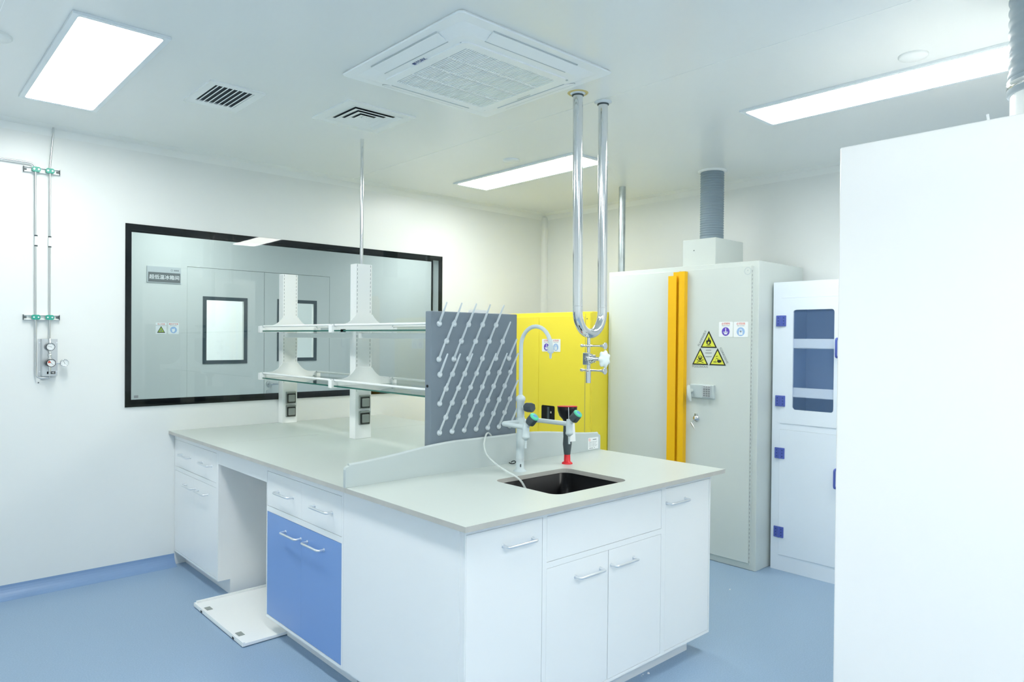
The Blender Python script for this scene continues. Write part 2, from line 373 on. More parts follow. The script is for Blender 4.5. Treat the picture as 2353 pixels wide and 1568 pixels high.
# ================================================================= CEILING FITTINGS
def cassette():
    x0, x1, y0, y1 = .155, 1.009, .244, 1.102; cx, cy = (x0+x1)/2, (y0+y1)/2; R = (x1-x0)/2
    t = thing('air_conditioner', (cx, cy, H), 'square white cassette air conditioner set in the ceiling above the bench', 'air conditioner')
    def ring(h, r, c): return [(cx+a, cy+b, H-h) for a, b in rrect(-r, r, -r, r, c, 5)]
    mb = MB(); lv = [(0.0, R-.01, .02), (.006, R-.004, .02), (.011, R, .02), (.0145, R-.004, .02), (.016, R-.05, .03), (.030, R-.088, .05), (.033, R-.10, .05)]
    rings = [ring(*q) for q in lv]; n = len(rings[0]); vs = [p for r_ in rings for p in r_]
    fs = [[i*n+k, i*n+(k+1) % n, (i+1)*n+(k+1) % n, (i+1)*n+k] for i in range(len(rings)-1) for k in range(n)]
    mb.add(vs, fs, False); mb.add(rings[0], [list(range(n))]); mb.add(rings[-1], [list(range(n))])
    mb.build('panel', 'acw', t)
    zb = H-.033
    g_ = MB(); g_.prism([rrect(-.292, .292, -.292, .292, .03), rrect(-.252, .252, -.252, .252, .02)], onZ(cx+.005, cy+.012, zb-.006), (0, 0, .0075))
    gr = g_.build('grille_frame', 'acw', t)
    gg = MB().box(cx-.25, cx+.26, cy-.24, cy+.265, zb-.001, zb+.002); gr2 = gg.build('filter_grille', 'acg', t)
    b = MB()
    for k in range(46):
        x = cx-.247+k*.0113; b.box(x, x+.0058, cy-.24, cy+.264, zb-.0042, zb-.0012)
    for k in (0, 1, 2, 3, 4): y = cy-.24+k*.126; b.box(cx-.247, cx+.257, y-.0035, y+.0035, zb-.0052, zb-.001)
    b.build('slat', 'acw', gr2)['kind'] = 'stuff'
    # four air flaps lie on the slope of the panel
    for ang in range(4):
        a = ang*PI/2; c, s = math.cos(a), math.sin(a)
        def P(u, v, h): return Vector((cx+u*c-v*s, cy+u*s+v*c, H-h))
        m = MB(); hw = .235
        m.add([P(-hw, -.385, .0180), P(hw, -.385, .0180), P(hw-.01, -.33, .0315), P(-hw+.01, -.33, .0315),
               P(-hw, -.385, .0205), P(hw, -.385, .0205), P(hw-.01, -.33, .0345), P(-hw+.01, -.33, .0345)],
              [(0, 1, 2, 3), (4, 7, 6, 5), (0, 4, 5, 1), (1, 5, 6, 2), (2, 6, 7, 3), (3, 7, 4, 0)])
        f = m.build('air_flap', 'acw', t)
        q = MB()
        for (u0, v0, h0, u1, v1, h1) in ((-hw, -.388, .0178, hw, -.388, .0178), (-hw+.01, -.326, .0335, hw-.01, -.326, .0335)):
            q.tube([P(u0, v0, h0), P(u1, v1, h1)], .0022, 6)
        q.build('slot', 'acg', f)
    lg = MB(); fn = lambda a, b: Vector((.288-b, .680-a, zb-.0008))
    lg.flat(rect(-.048, -.030, -.009, .009), fn); lg.text('YORK', .026, shifted(fn, .008, 0), .0006)
    lg.build('logo', 'purple', t)
    sc = MB()
    for x, y in ((.31, .965), (.88, .965), (.88, .405), (.30, .42)): MB().cyl((x, y, zb-.003), (x, y, zb+.002), .006, 12).build('screw', 'acg', t)
    MB().flat(rect(-.045, .045, -.004, .004), lambda a, b: Vector((.893+b, .695-a, zb-.0008))).build('caution_text', 'acg', t)
cassette()

def slat_vent():
    t = thing('return_air_vent', (-.105, 1.775, H), 'small rectangular ceiling vent with parallel slats, left of the square diffuser', 'vent')
    x0, x1, y0, y1 = -.236, .026, 1.587, 1.965
    MB().prism([rect(x0, x1, y0, y1), rect(-.200, -.012, 1.628, 1.905)], onZ(0, 0, H-.008), (0, 0, .0078)).build('frame', 'vent', t)
    MB().box(-.2, -.012, 1.628, 1.905, H-.002, H+.03).build('throat', 'ventd', t)
    for k in range(8):
        x = -.191+k*.0235
        MB().add([(x, 1.628, H-.009), (x+.010, 1.628, H-.001), (x+.013, 1.628, H-.002), (x+.004, 1.628, H-.011)]+[(x, 1.905, H-.009), (x+.010, 1.905, H-.001), (x+.013, 1.905, H-.002), (x+.004, 1.905, H-.011)],
                 [(0, 1, 2, 3), (7, 6, 5, 4), (0, 4, 5, 1), (1, 5, 6, 2), (2, 6, 7, 3), (3, 7, 4, 0)]).build('slat', 'vent', t)
slat_vent()
def diffuser():
    cx, cy = .556, 1.578
    t = thing('square_air_diffuser', (cx, cy, H), 'square ceiling air diffuser of nested square cones', 'vent')
    MB().prism([rect(-.20, .20, -.197, .197), rect(-.148, .148, -.148, .148)], onZ(cx, cy, H-.008), (0, 0, .0078)).build('frame', 'vent', t)
    MB().box(cx-.148, cx+.148, cy-.148, cy+.148, H-.001, H+.004).build('throat', 'ventd', t)
    for r0 in (.150, .114, .078, .042):
        a, b = r0, r0-.026; m = MB()
        z0, z1 = H-.009, H-.0015
        vs = []
        for r_, z in ((a, z0), (b, z1), (b-.004, z1-.001), (a-.004, z0-.002)):
            vs += [(cx-r_, cy-r_, z), (cx+r_, cy-r_, z), (cx+r_, cy+r_, z), (cx-r_, cy+r_, z)]
        fs = []
        for i in range(4):
            j = (i+1) % 4
            for k in range(4): q = (k+1) % 4; fs.append([i*4+k, i*4+q, j*4+q, j*4+k])
        m.add(vs, fs).build('cone', 'vent', t)
    MB().box(cx-.010, cx+.010, cy-.010, cy+.010, H-.009, H-.002).build('centre_cap', 'vent', t)
diffuser()
def disc(x, y, r, label):
    o = MB().lathe([(r, 0), (r, .006), (r*.92, .011), (0, .012)], (x, y, H), (0, 0, -1), 36)
    tag(o.build('ceiling_disc', 'vent', at=(x, y, H)), label, 'ceiling fitting', 'round ceiling covers')
disc(-1.035, 1.700, .066, 'round white cover on the ceiling at the left picture edge, beside the light panel')
disc(1.767, -.705, .055, 'round white cover on the ceiling beside the long light panel at right')
disc(1.727, 1.690, .055, 'round white cover on the ceiling just before the middle light panel')

# ================================================================= WALL GAS LINE
gy = L-.028
t = tag(MB().tube(bend([(-1.6, gy, 2.405), (-.708, gy, 2.400), (-.705, gy, 1.205), (-.640, gy, 1.205), (-.640, gy, 1.2135)], .035, 8), .0048, 12).build('gas_pipe', 'brushed', at=(-.705, gy, 1.2)),
    'thin steel wall pipe that bends off to the left near the ceiling', 'pipe', 'gas pipes on the wall')
t = tag(MB().tube([(-.625, gy, H), (-.6245, gy, 2.58), (-.6395, gy, 2.40), (-.640, gy, 1.4265)], .0048, 12).build('gas_pipe', 'brushed', at=(-.64, gy, 1.4)),
    'thin steel wall pipe rising straight to the ceiling', 'pipe', 'gas pipes on the wall')
for x in (-.705, -.640):
    m = MB(); lab = 'left' if x < -.7 else 'right'
    m.cyl((x, gy, 1.945), (x, gy, 1.998), .0068, 12)
    m.m = 1; m.cyl((x, gy, 1.940), (x, gy, 1.947), .0078, 12).cyl((x, gy, 1.996), (x, gy, 2.003), .0078, 12)
    tag(m.build('pipe_coupling', ['white2', 'dark'], at=(x, gy, 1.94)), 'small coupling with black rings halfway up the %s gas pipe' % lab, 'pipe coupling', 'gas pipe couplings')
def clamp_rail(z, label, dz=0):
    t = thing('clamp_rail', (-.675, L, z), label, 'pipe bracket', 'pipe clamp rails')
    r = MB()
    x0, x1 = -.760, -.592
    r.prism([[(x0, -.014), (x1, -.014+dz), (x1, .014+dz), (x0, .014)]], onY(0, L-.004, z), (0, .0035, 0))
    r.prism([[(x0, -.014), (x1, -.014+dz), (x1, -.011+dz), (x0, -.011)]], onY(0, L-.018, z), (0, .015, 0))
    r.prism([[(x0, .011), (x1, .011+dz), (x1, .014+dz), (x0, .014)]], onY(0, L-.018, z), (0, .015, 0))
    r.build('rail', 'white2', t)
    for x, dd, xa in ((x0-.002, 0, x0), (x1, dz, x1-.014)):
        MB().box(x, x+.003, L-.019, L, z-.015+dd, z+.015+dd).box(xa, xa+.014, L-.012, L-.003, z-.003+dd, z+.003+dd).build('end_cap', 'dark', t)
    for x in (-.705, -.640):
        q = dz*(x-x0)/(x1-x0)
        c = MB(); c.prism([rrect(-.020, .020, -.0135, .0135, .0095)], onY(x, gy-.013, z+q), (0, .022, 0))
        k = c.build('clamp', 'tgreen', t)
        for d in (-.0105, .0105): MB().cyl((x+d, gy-.0155, z+q), (x+d, gy-.012, z+q), .0042, 12).build('bolt', 'alu', k)
clamp_rail(2.366, 'steel rail with two green pipe clamps, upper one near the ceiling', .004)
clamp_rail(1.545, 'steel rail with two green pipe clamps, lower one just above the pressure gauges', .001)
def regulator():
    t = thing('gas_regulator', (-.643, L, 1.22), 'steel gas regulator panel with three round pressure gauges on the wall', 'regulator')
    x0, x1, z0, z1 = -.692, -.597, 1.218, 1.424; f = L-.026
    b = MB().box(x0, x0+.016, L-.004, L-.001, z0, z1).box(x0+.014, x0+.017, f, L-.001, z0-.004, z1).box(x0+.016, x1-.012, f, f+.003, z0-.004, z1)
    b.box(x1-.0119, x1-.0100, f+.0004, L-.0042, z0+.001, z1-.001).box(x1-.012, x1, L-.004, L-.001, z0, z1)
    b.build('back_plate', 'brushed', t)
    for x in (x0+.008, x1-.005):
        for z in (z0+.022, z1-.020): MB().cyl((x, L-.008, z), (x, L-.002, z), .0038, 10).build('screw', 'alu', t)
    v = MB().tube([(-.640, gy, 1.4262), (-.640, gy-.008, 1.40), (-.640, f-.014, 1.39), (-.640, f-.014, 1.24)], .0055, 12)
    v.lathe([(.010, 0), (.011, .006), (.006, .014)], (-.640, f-.014, 1.330), (0, 0, 1), 6).lathe([(.010, 0), (.010, .010), (.007, .014)], (-.640, f-.014, 1.305), (0, 0, 1), 6)
    v.cyl((-.640, f, 1.290), (-.640, f-.055, 1.290), .017).cyl((-.640, f-.02, 1.381), (-.640, f, 1.381), .012)
    v.tube([(-.640, f-.015, 1.288), (-.600, f-.015, 1.288), (-.588, f-.015, 1.288)], .005, 10)
    v.build('valve_body', 'steel', t)
    k = MB().cyl((-.642, f-.012, 1.290), (-.642, f-.050, 1.290), .021, 24); k.build('regulator_knob', 'dark', t)
    def gauge(x, y, z, r, rim, needle):
        m = MB().lathe([(r*.8, 0), (r, .006), (r, .020), (r*.9, .023), (r*.88, .019)], (x, y, z), (0, -1, 0), 28); gg = m.build('gauge', rim, t)
        MB().cyl((x, y-.015, z), (x, y-.0195, z), r*.88, 28).build('dial', 'dial', gg)
        fn = turned(onY(x, y-.0202, z), needle)
        MB().flat([(-r*.3, -.0012), (r*.7, -.0006), (r*.7, .0006), (-r*.3, .0012)], fn).build('needle', 'inkg', gg)
        tk = MB()
        for i in range(9):
            a = math.radians(-45+i*33.75); fn2 = turned(onY(x, y-.0202, z), a); tk.flat(rect(r*.62, r*.80, -.0006, .0006), fn2)
        tk.build('scale_mark', 'inkg', gg)['kind'] = 'stuff'
        return gg
    gauge(-.640, f-.016, 1.3805, .0215, 'dark', 2.9)
    g2 = gauge(-.642, f-.048, 1.291, .0225, 'black', -.9)
    MB().flat([(0, 0)]+[(.0165*math.cos(a), .0165*math.sin(a)) for a in [math.radians(120+k*10) for k in range(7)]], onY(-.642, f-.0682, 1.291)).build('red_sector', 'inkr', g2)
    gauge(-.572, f-.010, 1.289, .0215, 'steel', 2.0)
    lb = MB().box(-.652, -.644, f-.0012, f, 1.2265, 1.2405).box(-.634, -.612, f-.0012, f, 1.2265, 1.2405)
    l_ = lb.build('nameplate', 'black', t)
    q = MB()
    q.text('N2', .011, onY(-.623, f-.0016, 1.2335), .0004); q.build('lettering', 'paper', l_)
regulator()
tag(MB().cyl((-.688, L, 1.178), (-.688, L-.002, 1.178), .004, 10).build('wall_plug', 'inkg', at=(-.688, L, 1.178)), 'tiny grey screw plug in the wall below the regulator panel', 'wall plug')

# ================================================================= CORRIDOR SIGNS (seen through the window)
y = FY-.0015
t = thing('room_sign', (.55, FY, 1.93), 'grey room name plate with Chinese characters on the corridor wall behind glass', 'sign')
MB().box(.408, .690, FY-.008, FY, 1.918, 2.062).build('plate', 'signs', t)
MB().box(.418, .684, FY-.011, FY-.007, 1.926, 2.010).build('name_strip', 'signg', t)
MB().text('超低温冰箱间', .042, onY(.551, FY-.0115, 1.966), .0003).build('lettering', 'paper', t)
lg = MB().prism([circle(0, 0, .009, 18), circle(0, 0, .006, 18)], onY(.612, FY-.0095, 2.034), (0, .001, 0))
for k in range(3): lg.flat(rect(-.006, .006, -.006, .006), onY(.637+k*.014, FY-.0085, 2.034))
lg.build('emblem', 'inkg', t)
def sticker(x, y_, z, w_, h_, head, sub, kind, label, fnmk, nrm):
    """safety sticker; fnmk(a,b,lift) maps the sticker's plane"""
    base = fnmk(0, 0, 0)
    t = thing('safety_sticker', base, label, 'sticker', 'safety stickers')
    P = lambda lift: (lambda a, b: fnmk(a, b, lift))
    MB().prism([rrect(-w_/2, w_/2, -h_/2, h_/2, w_*.06, 3)], P(.0012), nrm*-.0011).build('paper', 'paper', t)
    MB().text(head, h_*.155, shifted(P(.0015), 0, h_*.37), .0001).build('heading', 'inkr', t)
    MB().text(sub, h_*.085, shifted(P(.0015), 0, h_*.245)).build('subheading', 'ink', t)
    R = h_*.285; cy = -h_*.14
    if kind == 'ground':
        MB().flat(circle(0, cy, R), P(.0015)).build('symbol_disc', 'violet', t)
        m = MB()
        m.flat(rect(-R*.10, R*.10, cy-R*.1, cy+R*.8), P(.0018)).flat(rect(-R*.62, R*.62, cy-R*.22, cy-R*.06), P(.0018)).flat([(-R*.5, cy-R*.32), (-R*.3, cy-R*.66), (R*.3, cy-R*.66), (R*.5, cy-R*.32)], P(.0018))
        m.build('symbol', 'paper', t)
    elif kind == 'lock':
        MB().flat(circle(0, cy, R), P(.0015)).build('symbol_disc', 'lblue', t)
        m = MB().flat(rect(-R*.45, R*.45, cy-R*.72, cy+R*.12), P(.0018))
        m.prism([circle(0, cy+R*.30, R*.34, 20), circle(0, cy+R*.30, R*.20, 20)], P(.0018), nrm*-.0001); m.build('symbol', 'paper', t)
        MB().flat(circle(0, cy-R*.2, R*.13, 12), P(.0021)).build('keyhole', 'lblue', t)
    elif kind == 'warn':
        tri = lambda r: [(0, cy+r*1.05), (-r*1.0, cy-r*.75), (r*1.0, cy-r*.75)]
        MB().flat(tri(R*1.15), P(.0015)).build('triangle', 'ink', t); MB().flat(tri(R*.85), P(.0018)).build('triangle_fill', 'sgreen', t)
        MB().flat(circle(0, cy-R*.2, R*.26, 10), P(.0021)).build('symbol', 'inkg', t)
    else:
        MB().flat(circle(0, cy, R), P(.0015)).build('symbol_disc', 'lblue', t)
        MB().flat([(-R*.4, cy-R*.6), (R*.1, cy-R*.7), (R*.45, cy-R*.1), (R*.25, cy+R*.5), (-R*.1, cy+R*.2), (-R*.5, cy+R*.4)], P(.0018)).build('symbol', 'paper', t)
def mkY(x, yy, z): return lambda a, b, l: Vector((x+a, yy-l, z+b))
def mkX(xx, y, z): return lambda a, b, l: Vector((xx-l, y-a, z+b))
nY, nX = Vector((0, -1, 0)), Vector((-1, 0, 0))
sticker(0, 0, 0, .090, .102, '当心低温', 'Warning low temperature', 'warn', 'white sticker with a warning triangle, on the corridor wall below the room sign', mkY(.527, FY, 1.514), nY)
sticker(0, 0, 0, .090, .102, '戴防护手套', 'Must wear gloves', 'glove', 'white sticker with a blue disc on the corridor wall, beside the triangle one', mkY(.631, FY, 1.516), nY)

# ================================================================= BENCH
T = .85; TT = .831
wt = MB().prism([rect(0, 1.551, 0, .7595), rrect(.549, .999, .127, .500, .045)], onZ(0, 0, TT), (0, 0, T-TT))
tag(wt.build('sink_worktop', 'top', at=(.775, .38, TT)), 'pale grey ceramic worktop slab with the sink cut-out, at the near end of the bench', 'worktop', 'bench worktops')
tag(MB().box(0, 1.551, .7605, 2.2475, TT, T).build('worktop', 'top', at=(.775, 1.5, TT)), 'long pale grey worktop slab behind the splash panel, over the knee space', 'worktop', 'bench worktops')
tag(MB().box(0, 1.551, 2.2490, L-.001, TT, T).build('worktop', 'top', at=(.775, 2.6, TT)), 'short pale grey worktop slab against the window wall', 'worktop', 'bench worktops')

def handle(parent, a, b, axis_out, so=.030, r=.0052):
    """D-shaped bar handle from a to b (foot points on the door face)"""
    a, b, n = Vector(a), Vector(b), Vector(axis_out)
    o = MB().tube(bend([a, a+n*so, b+n*so, b], .012, 5), r, 12)
    o.cyl(a, a+n*.002, r*1.5).cyl(b, b+n*.002, r*1.5)
    return o.build('handle', 'alu', parent)

# --- sink cabinet, its doors face -y
t = thing('sink_cabinet', (.77, .44, 0), 'white sink cabinet at the near end of the bench, under the sink worktop', 'cabinet', 'bench cabinets')
c = MB().prism([rect(.036, 1.5, .088, .8305), rect(.0405, .3935, .1005, .8075), rect(.4145, 1.1155, .639, .8075), rect(.4145, 1.1155, .1005, .617), rect(1.1445, 1.4905, .1005, .8075)], onY(0, .045, 0), (0, .0155, 0))
c.box(.036, .0520, .0607, .8338, .0882, .8303).box(1.484, 1.4999, .0607, .8338, .0882, .8303).box(.0522, 1.4838, .818, .8337, .0884, .8301).box(.0522, 1.4838, .0609, .8178, .0884, .104)
c.box(.053, .4135, .0612, .064, .105, .83).box(.414, 1.1155, .0612, .064, .105, .83).box(1.116, 1.483, .0612, .064, .105, .83)
c.build('body', 'white', t)
MB().box(.104, 1.43, .118, .80, 0, .0885).build('plinth', 'white', t)
MB().box(.0345, .0365, .072, .818, .094, .822).build('side_panel', 'white', t)
def front(x0, x1, z0, z1, name, h=None):
    d = MB().box(x0+.0014, x1-.0014, .0455, .0605, z0+.0014, z1-.0014, .0006, 1).build(name, 'white', t)
    if h: handle(d, (h[0], .0455, h[2]), (h[1], .0455, h[2]), (0, -1, 0))
front(.0405, .3935, .1005, .8075, 'door', (.203, .343, .741))
front(.4145, 1.1155, .639, .8075, 'false_drawer_front')
front(.4145, .7632, .1005, .617, 'door', (.570, .714, .554))
front(.7648, 1.1155, .1005, .617, 'door', (.781, .924, .554))
front(1.1445, 1.4905, .1005, .8075, 'door', (1.152, 1.292, .743))

# --- units whose fronts face -x
def side_unit(y0, y1, label, doorm, hd, hk, plinth, fy):
    t = thing('drawer_cabinet', (.77, (y0+y1)/2, 0), label, 'cabinet', 'bench cabinets')
    c = MB().box(.053, 1.500, y0, y1, .086, .8305)
    a, b, mid = fy
    c.prism([rect(y0, y1, .086, .8305), rect(a, b, .6285, .7975), rect(a, b, .0985, .603)], lambda u, v: Vector((.036, u, v)), (.0168, 0, 0))
    c.build('body', 'white', t)
    MB().box(plinth[0], 1.43, plinth[1], plinth[2], 0, .0865).build('plinth', 'white', t)
    for (p, q), k in zip(((mid+.0003, b), (a, mid-.0003)), range(2)):
        d = MB().box(.0365, .0515, p+(.002 if k else 0), q-(0 if k else .002), .6285+.002, .7975-.002, .0005, 1).build('drawer', 'white', t)
        handle(d, (.0365, hd[k][0], .715), (.0365, hd[k][1], .715), (-1, 0, 0))
    for (p, q), k in zip(((mid+.0002, b), (a, mid-.0002)), range(2)):
        d = MB().box(.0365, .0515, p+(.002 if k else 0), q-(0 if k else .002), .0985+.002, .603-.002, .0005, 1).build('door', doorm, t)
        if doorm == 'blue': d['label'] = 'blue door'
        handle(d, (.0365, hk[k][0], .542), (.0365, hk[k][1], .542), (-1, 0, 0))
    return t
side_unit(.8355, 1.582, 'bench cabinet with two white drawers over two blue doors', 'blue', ((1.448, 1.295), (1.085, .930)), ((1.371, 1.216), (1.155, 1.000)), (.104, .835, 1.495), (.849, 1.5755, 1.212))
side_unit(2.2215, L-.002, 'all-white bench cabinet of drawers and doors against the window wall', 'white', ((2.835, 2.677), (2.475, 2.324)), ((2.746, 2.593), (2.539, 2.384)), (.104, 2.2215, L-.01), (2.250, 2.966, 2.615))
t = thing('knee_space_frame', (.77, 1.9, 0), 'white rail and back panel framing the knee space under the worktop', 'bench frame')
MB().box(.036, .054, 1.5825, 2.221, .740, .8305).build('front_rail', 'white', t)
MB().box(.76, .775, 1.5825, 2.221, 0, .8305).build('back_panel', 'white', t)
MB().box(1.482, 1.500, 1.5825, 2.221, .740, .8305).build('rear_rail', 'white', t)

# --- loose panel lying on the floor in the knee space
t = thing('floor_panel', (.1, 1.83, 0), 'loose white steel panel lying on the floor in the knee space', 'panel')
p = MB().box(-.113, .50, 1.497, 2.160, .004, .019, .0015, 1).box(-.1005, .4990, 2.148, 2.1585, .0185, .031).box(-.1120, -.1010, 1.4985, 2.1585, .0185, .024)
p.build('sheet', 'white2', t)
for y_ in (2.037, 1.615):
    MB().box(-.093, -.064, y_-.024, y_+.024, .0185, .0205).build('plug', 'socket', t)
for y_ in (2.03, 1.60): MB().box(-.1145, -.1125, y_, y_+.02, .006, .016).build('edge_clip', 'socketd', t)
MB().box(-.10, .48, 1.51, 2.14, 0, .0045).build('underside', 'white', t)

# --- sink basin
b = MB(); pr_ = []
rings = [(.540, 1.008, .118, .509, .050, TT-.0046), (.549, .999, .127, .500, .047, TT-.0048), (.553, .995, .131, .496, .05, .66), (.59, .958, .17, .46, .05, .585), (.74, .80, .29, .34, .02, .578)]
vs = []
for x0, x1, y0, y1, r_, z in rings: vs += [(a, c_, z) for a, c_ in rrect(x0, x1, y0, y1, r_)]
n = len(rrect(0, 1, 0, 1, .1))
fs = [[i*n+k, i*n+(k+1) % n, (i+1)*n+(k+1) % n, (i+1)*n+k] for i in range(len(rings)-1) for k in range(n)]
b.add(vs, fs, True); b.add(vs[-n:], [list(range(n))])
b.build('basin', 'sink', None, at=(.774, .314, .578))
ob = [o for o in COL.objects if o.name == 'basin'][0]; ob.name = 'sink'
tag(ob, 'black resin sink basin set under the cut-out of the worktop', 'sink')
md = ob.modifiers.new('thick', 'SOLIDIFY'); md.thickness = .004; md.offset = 1

# --- splash panel
prof = [(0, 0), (0, .072), (.004, .080), (.018, .086)]
def hump(x):
    k = min(max((x-.018)/.53, 0), 1); return .086+(.130-.086)*(k*.35+.65*(k*k*(3-2*k)))
prof += [(.018+.53*i/10, hump(.018+.53*i/10)) for i in range(1, 11)]
prof += [(1.551-a, h) for a, h in prof[::-1]]
t = thing('splash_panel', (.775, .766, T), 'low grey curved splash panel standing across the bench behind the sink', 'splash panel')
MB().prism([prof], onY(0, .757, T+.0003), (0, .018, 0)).build('board', 'splash', t)
MB().tube([Vector((x, .766, T+h+.001)) for x, h in prof[3:-3]], .009, 8).build('edge_strip', 'splash', t)
s_ = MB().box(1.448, 1.532, .7555, .7568, .858, .920); lab = s_.build('information_label', 'paper', t)
q = MB(); fn = onY(1.490, .7552, .889)
for i in range(5):
    for w0, w1 in ((-.036, -.012), (-.009, .012), (.015, .032-.006*(i % 3))): q.flat(rect(w0, w1, .008-i*.006, .0095-i*.006), fn)
q.flat(rect(-.004, .026, .018, .0225), fn).flat(rect(-.032, .0, -.0265, -.0235), fn).flat(rect(.008, .013, -.026, -.022), fn)
q.build('fine_print', 'inkg', lab)
MB().prism([rect(-.036, -.024, .014, .026), rect(-.034, -.026, .016, .024)], fn, (0, .0002, 0)).build('red_mark', 'inkr', lab)

# --- drying rack
x0, x1, y0, y1, z0, z1 = .436, .953, .790, .836, T, 1.569
t = thing('drying_rack', (.695, .81, T), 'grey drying rack board with rows of slanted pale pegs behind the splash panel', 'drying rack')
m = MB().box(x0, x1, y0, y1, z0, z1, .004, 2)
m.build('board', 'board', t)
MB().cyl((x0-.003, .815, 1.235), (x0, .815, 1.235), .0065, 16).build('hole_plug', 'black', t)
peg = MB(); pd = Vector((0, -.056, .092)).normalized()
peg.lathe([(.0135, 0), (.0135, .003), (.011, .006), (.006, .009)], (0, 0, 0), (0, -1, 0), 20)
peg.tube([pd*.004, pd*.012, pd*.050, pd*.108, pd*.111], [.0058, .0056, .0050, .0036, .002], 12)
pobj = None
for k, z in enumerate((1.513, 1.435, 1.354)):
    for i in range(6 if k != 1 else 5):
        x = .478+.0842*i+(.0421 if k == 1 else 0)
        if k == 0 and i == 5: continue
        if pobj is None:
            pobj = peg.build('peg', 'peg', t, at=(0, 0, 0)); o = pobj
        else:
            o = pobj.copy(); COL.objects.link(o)
        o.location = Vector((x, y0, z))-parent_loc(t)
for k, z in enumerate((1.286, 1.221, 1.156, 1.092, 1.026)):
    for i in range(7 if k % 2 == 0 else 6):
        x = .484+.0707*i+(.0353 if k % 2 else 0)
        o = pobj.copy(); COL.objects.link(o); o.location = Vector((x, y0, z))-parent_loc(t)

# --- clear drain hose from the rack into the sink
P = [(.790, .7835, .955), (.788, .783, .980), (.765, .775, 1.001), (.741, .764, 1.0035), (.718, .748, .990), (.700, .735, .955), (.682, .692, .918), (.674, .62, .888), (.668, .54, .867), (.662, .478, .8555), (.668, .450, .838), (.678, .435, .810), (.694, .425, .78), (.705, .42, .70)]
def smooth(P, n=6):
    P = [Vector(p) for p in P]; Q = [P[0]]+P+[P[-1]]; out = []
    for i in range(1, len(Q)-2):
        a, b, c, d = Q[i-1:i+3]
        for k in range(n):
            s = k/n; out.append(.5*((2*b)+(c-a)*s+(2*a-5*b+4*c-d)*s*s+(3*b-a-3*c+d)*s**3))
    return out+[P[-1]]
hm = MB().tube(smooth(P), .0046, 12, False)
tag(hm.build('drain_hose', 'hose', at=(.664, .7, .86)), 'clear plastic hose looping over the splash panel down into the sink', 'hose')

# --- gooseneck water tap
cx, cy = .781, .578
t = thing('laboratory_tap', (cx, cy, T), 'grey gooseneck laboratory tap with three knobs beside the sink', 'tap')
m = MB().lathe([(.030, 0), (.030, .003), (.025, .006), (.022, .010), (.0185, .014), (.0180, .315), (.0205, .318), (.0225, .326), (.0205, .336), (.012, .343), (.0095, .346)], (cx, cy, T), (0, 0, 1), 28)
m.lathe([(.0215, 0), (.0215, .032)], (cx, cy, 1.060), (0, 0, 1), 28)
m.build('column', 'tap', t)
nz = MB()
for z in (.905, .899, .893):
    nz.lathe([(.0186, 0), (.0186, .0018)], (cx, cy, z), (0, 0, 1), 28)
nz.build('print_ring', 'signs', t)
mk = MB().prism([circle(0, 0, .004, 16, .0075)], lambda a, b: Vector((cx-.0105+a*.8, cy-.0165, .878+b)), (0, .003, 0)); mk.build('maker_mark', 'dark', t)
arc = [Vector((cx, cy, 1.19)), Vector((cx, cy, 1.30)), Vector((cx, cy, 1.40))]
R = .093
for k in range(0, 17):
    a = PI*k/16; arc.append(Vector((cx, cy-R+R*math.cos(a), 1.415+R*math.sin(a)*.96)))
arc += [Vector((cx, cy-2*R, 1.405))]
sp = MB().tube(arc, .0090, 16)
sp.lathe([(.0135, 0), (.0140, .025), (.0125, .030), (.006, .034), (.0055, .050), (.0035, .056)], (cx, cy-2*R, 1.420), (0, 0, -1), 18)
sp.build('gooseneck', 'tap', t)
# upper knob on the column
kn = Vector((0.10, -1, 0.04)).normalized()
MB().cyl((cx, cy, 1.140), Vector((cx, cy, 1.140))+kn*.040, .0095).build('knob_stem', 'tap', t)
def knob(c, ax, name='knob', cap=True):
    c = Vector(c); ax = Vector(ax).normalized(); u, v, _ = frame_of(ax)
    m = MB(); n = 36; vs = []
    for r_, h in ((.013, 0), (.0185, .004), (.0205, .010), (.0205, .038), (.018, .044)):
        for k in range(n):
            a = 2*PI*k/n; rr = r_*(1+(.05 if (k//3) % 2 else -.03)); vs.append(c+ax*h+(u*math.cos(a)+v*math.sin(a))*rr)
    m.add(vs, [[i*n+k, i*n+(k+1) % n, (i+1)*n+(k+1) % n, (i+1)*n+k] for i in range(4) for k in range(n)], True)
    m.add(vs[:n], [list(range(n))[::-1]]); m.add(vs[-n:], [list(range(n))])
    o = m.build(name, 'dark', t)
    if cap:
        MB().lathe([(.0205, 0), (.0205, .004), (.018, .0075), (.0, .0085)], c+ax*.0405, ax, 28).build('cap', 'ttop', o)
        MB().lathe([(.0095, 0), (.0085, .002), (.0, .0025)], c+ax*.0478, ax, 20).build('cap_centre', 'tblue', o)
    return o
knob(Vector((cx, cy, 1.140))+kn*.028, kn, cap=False)
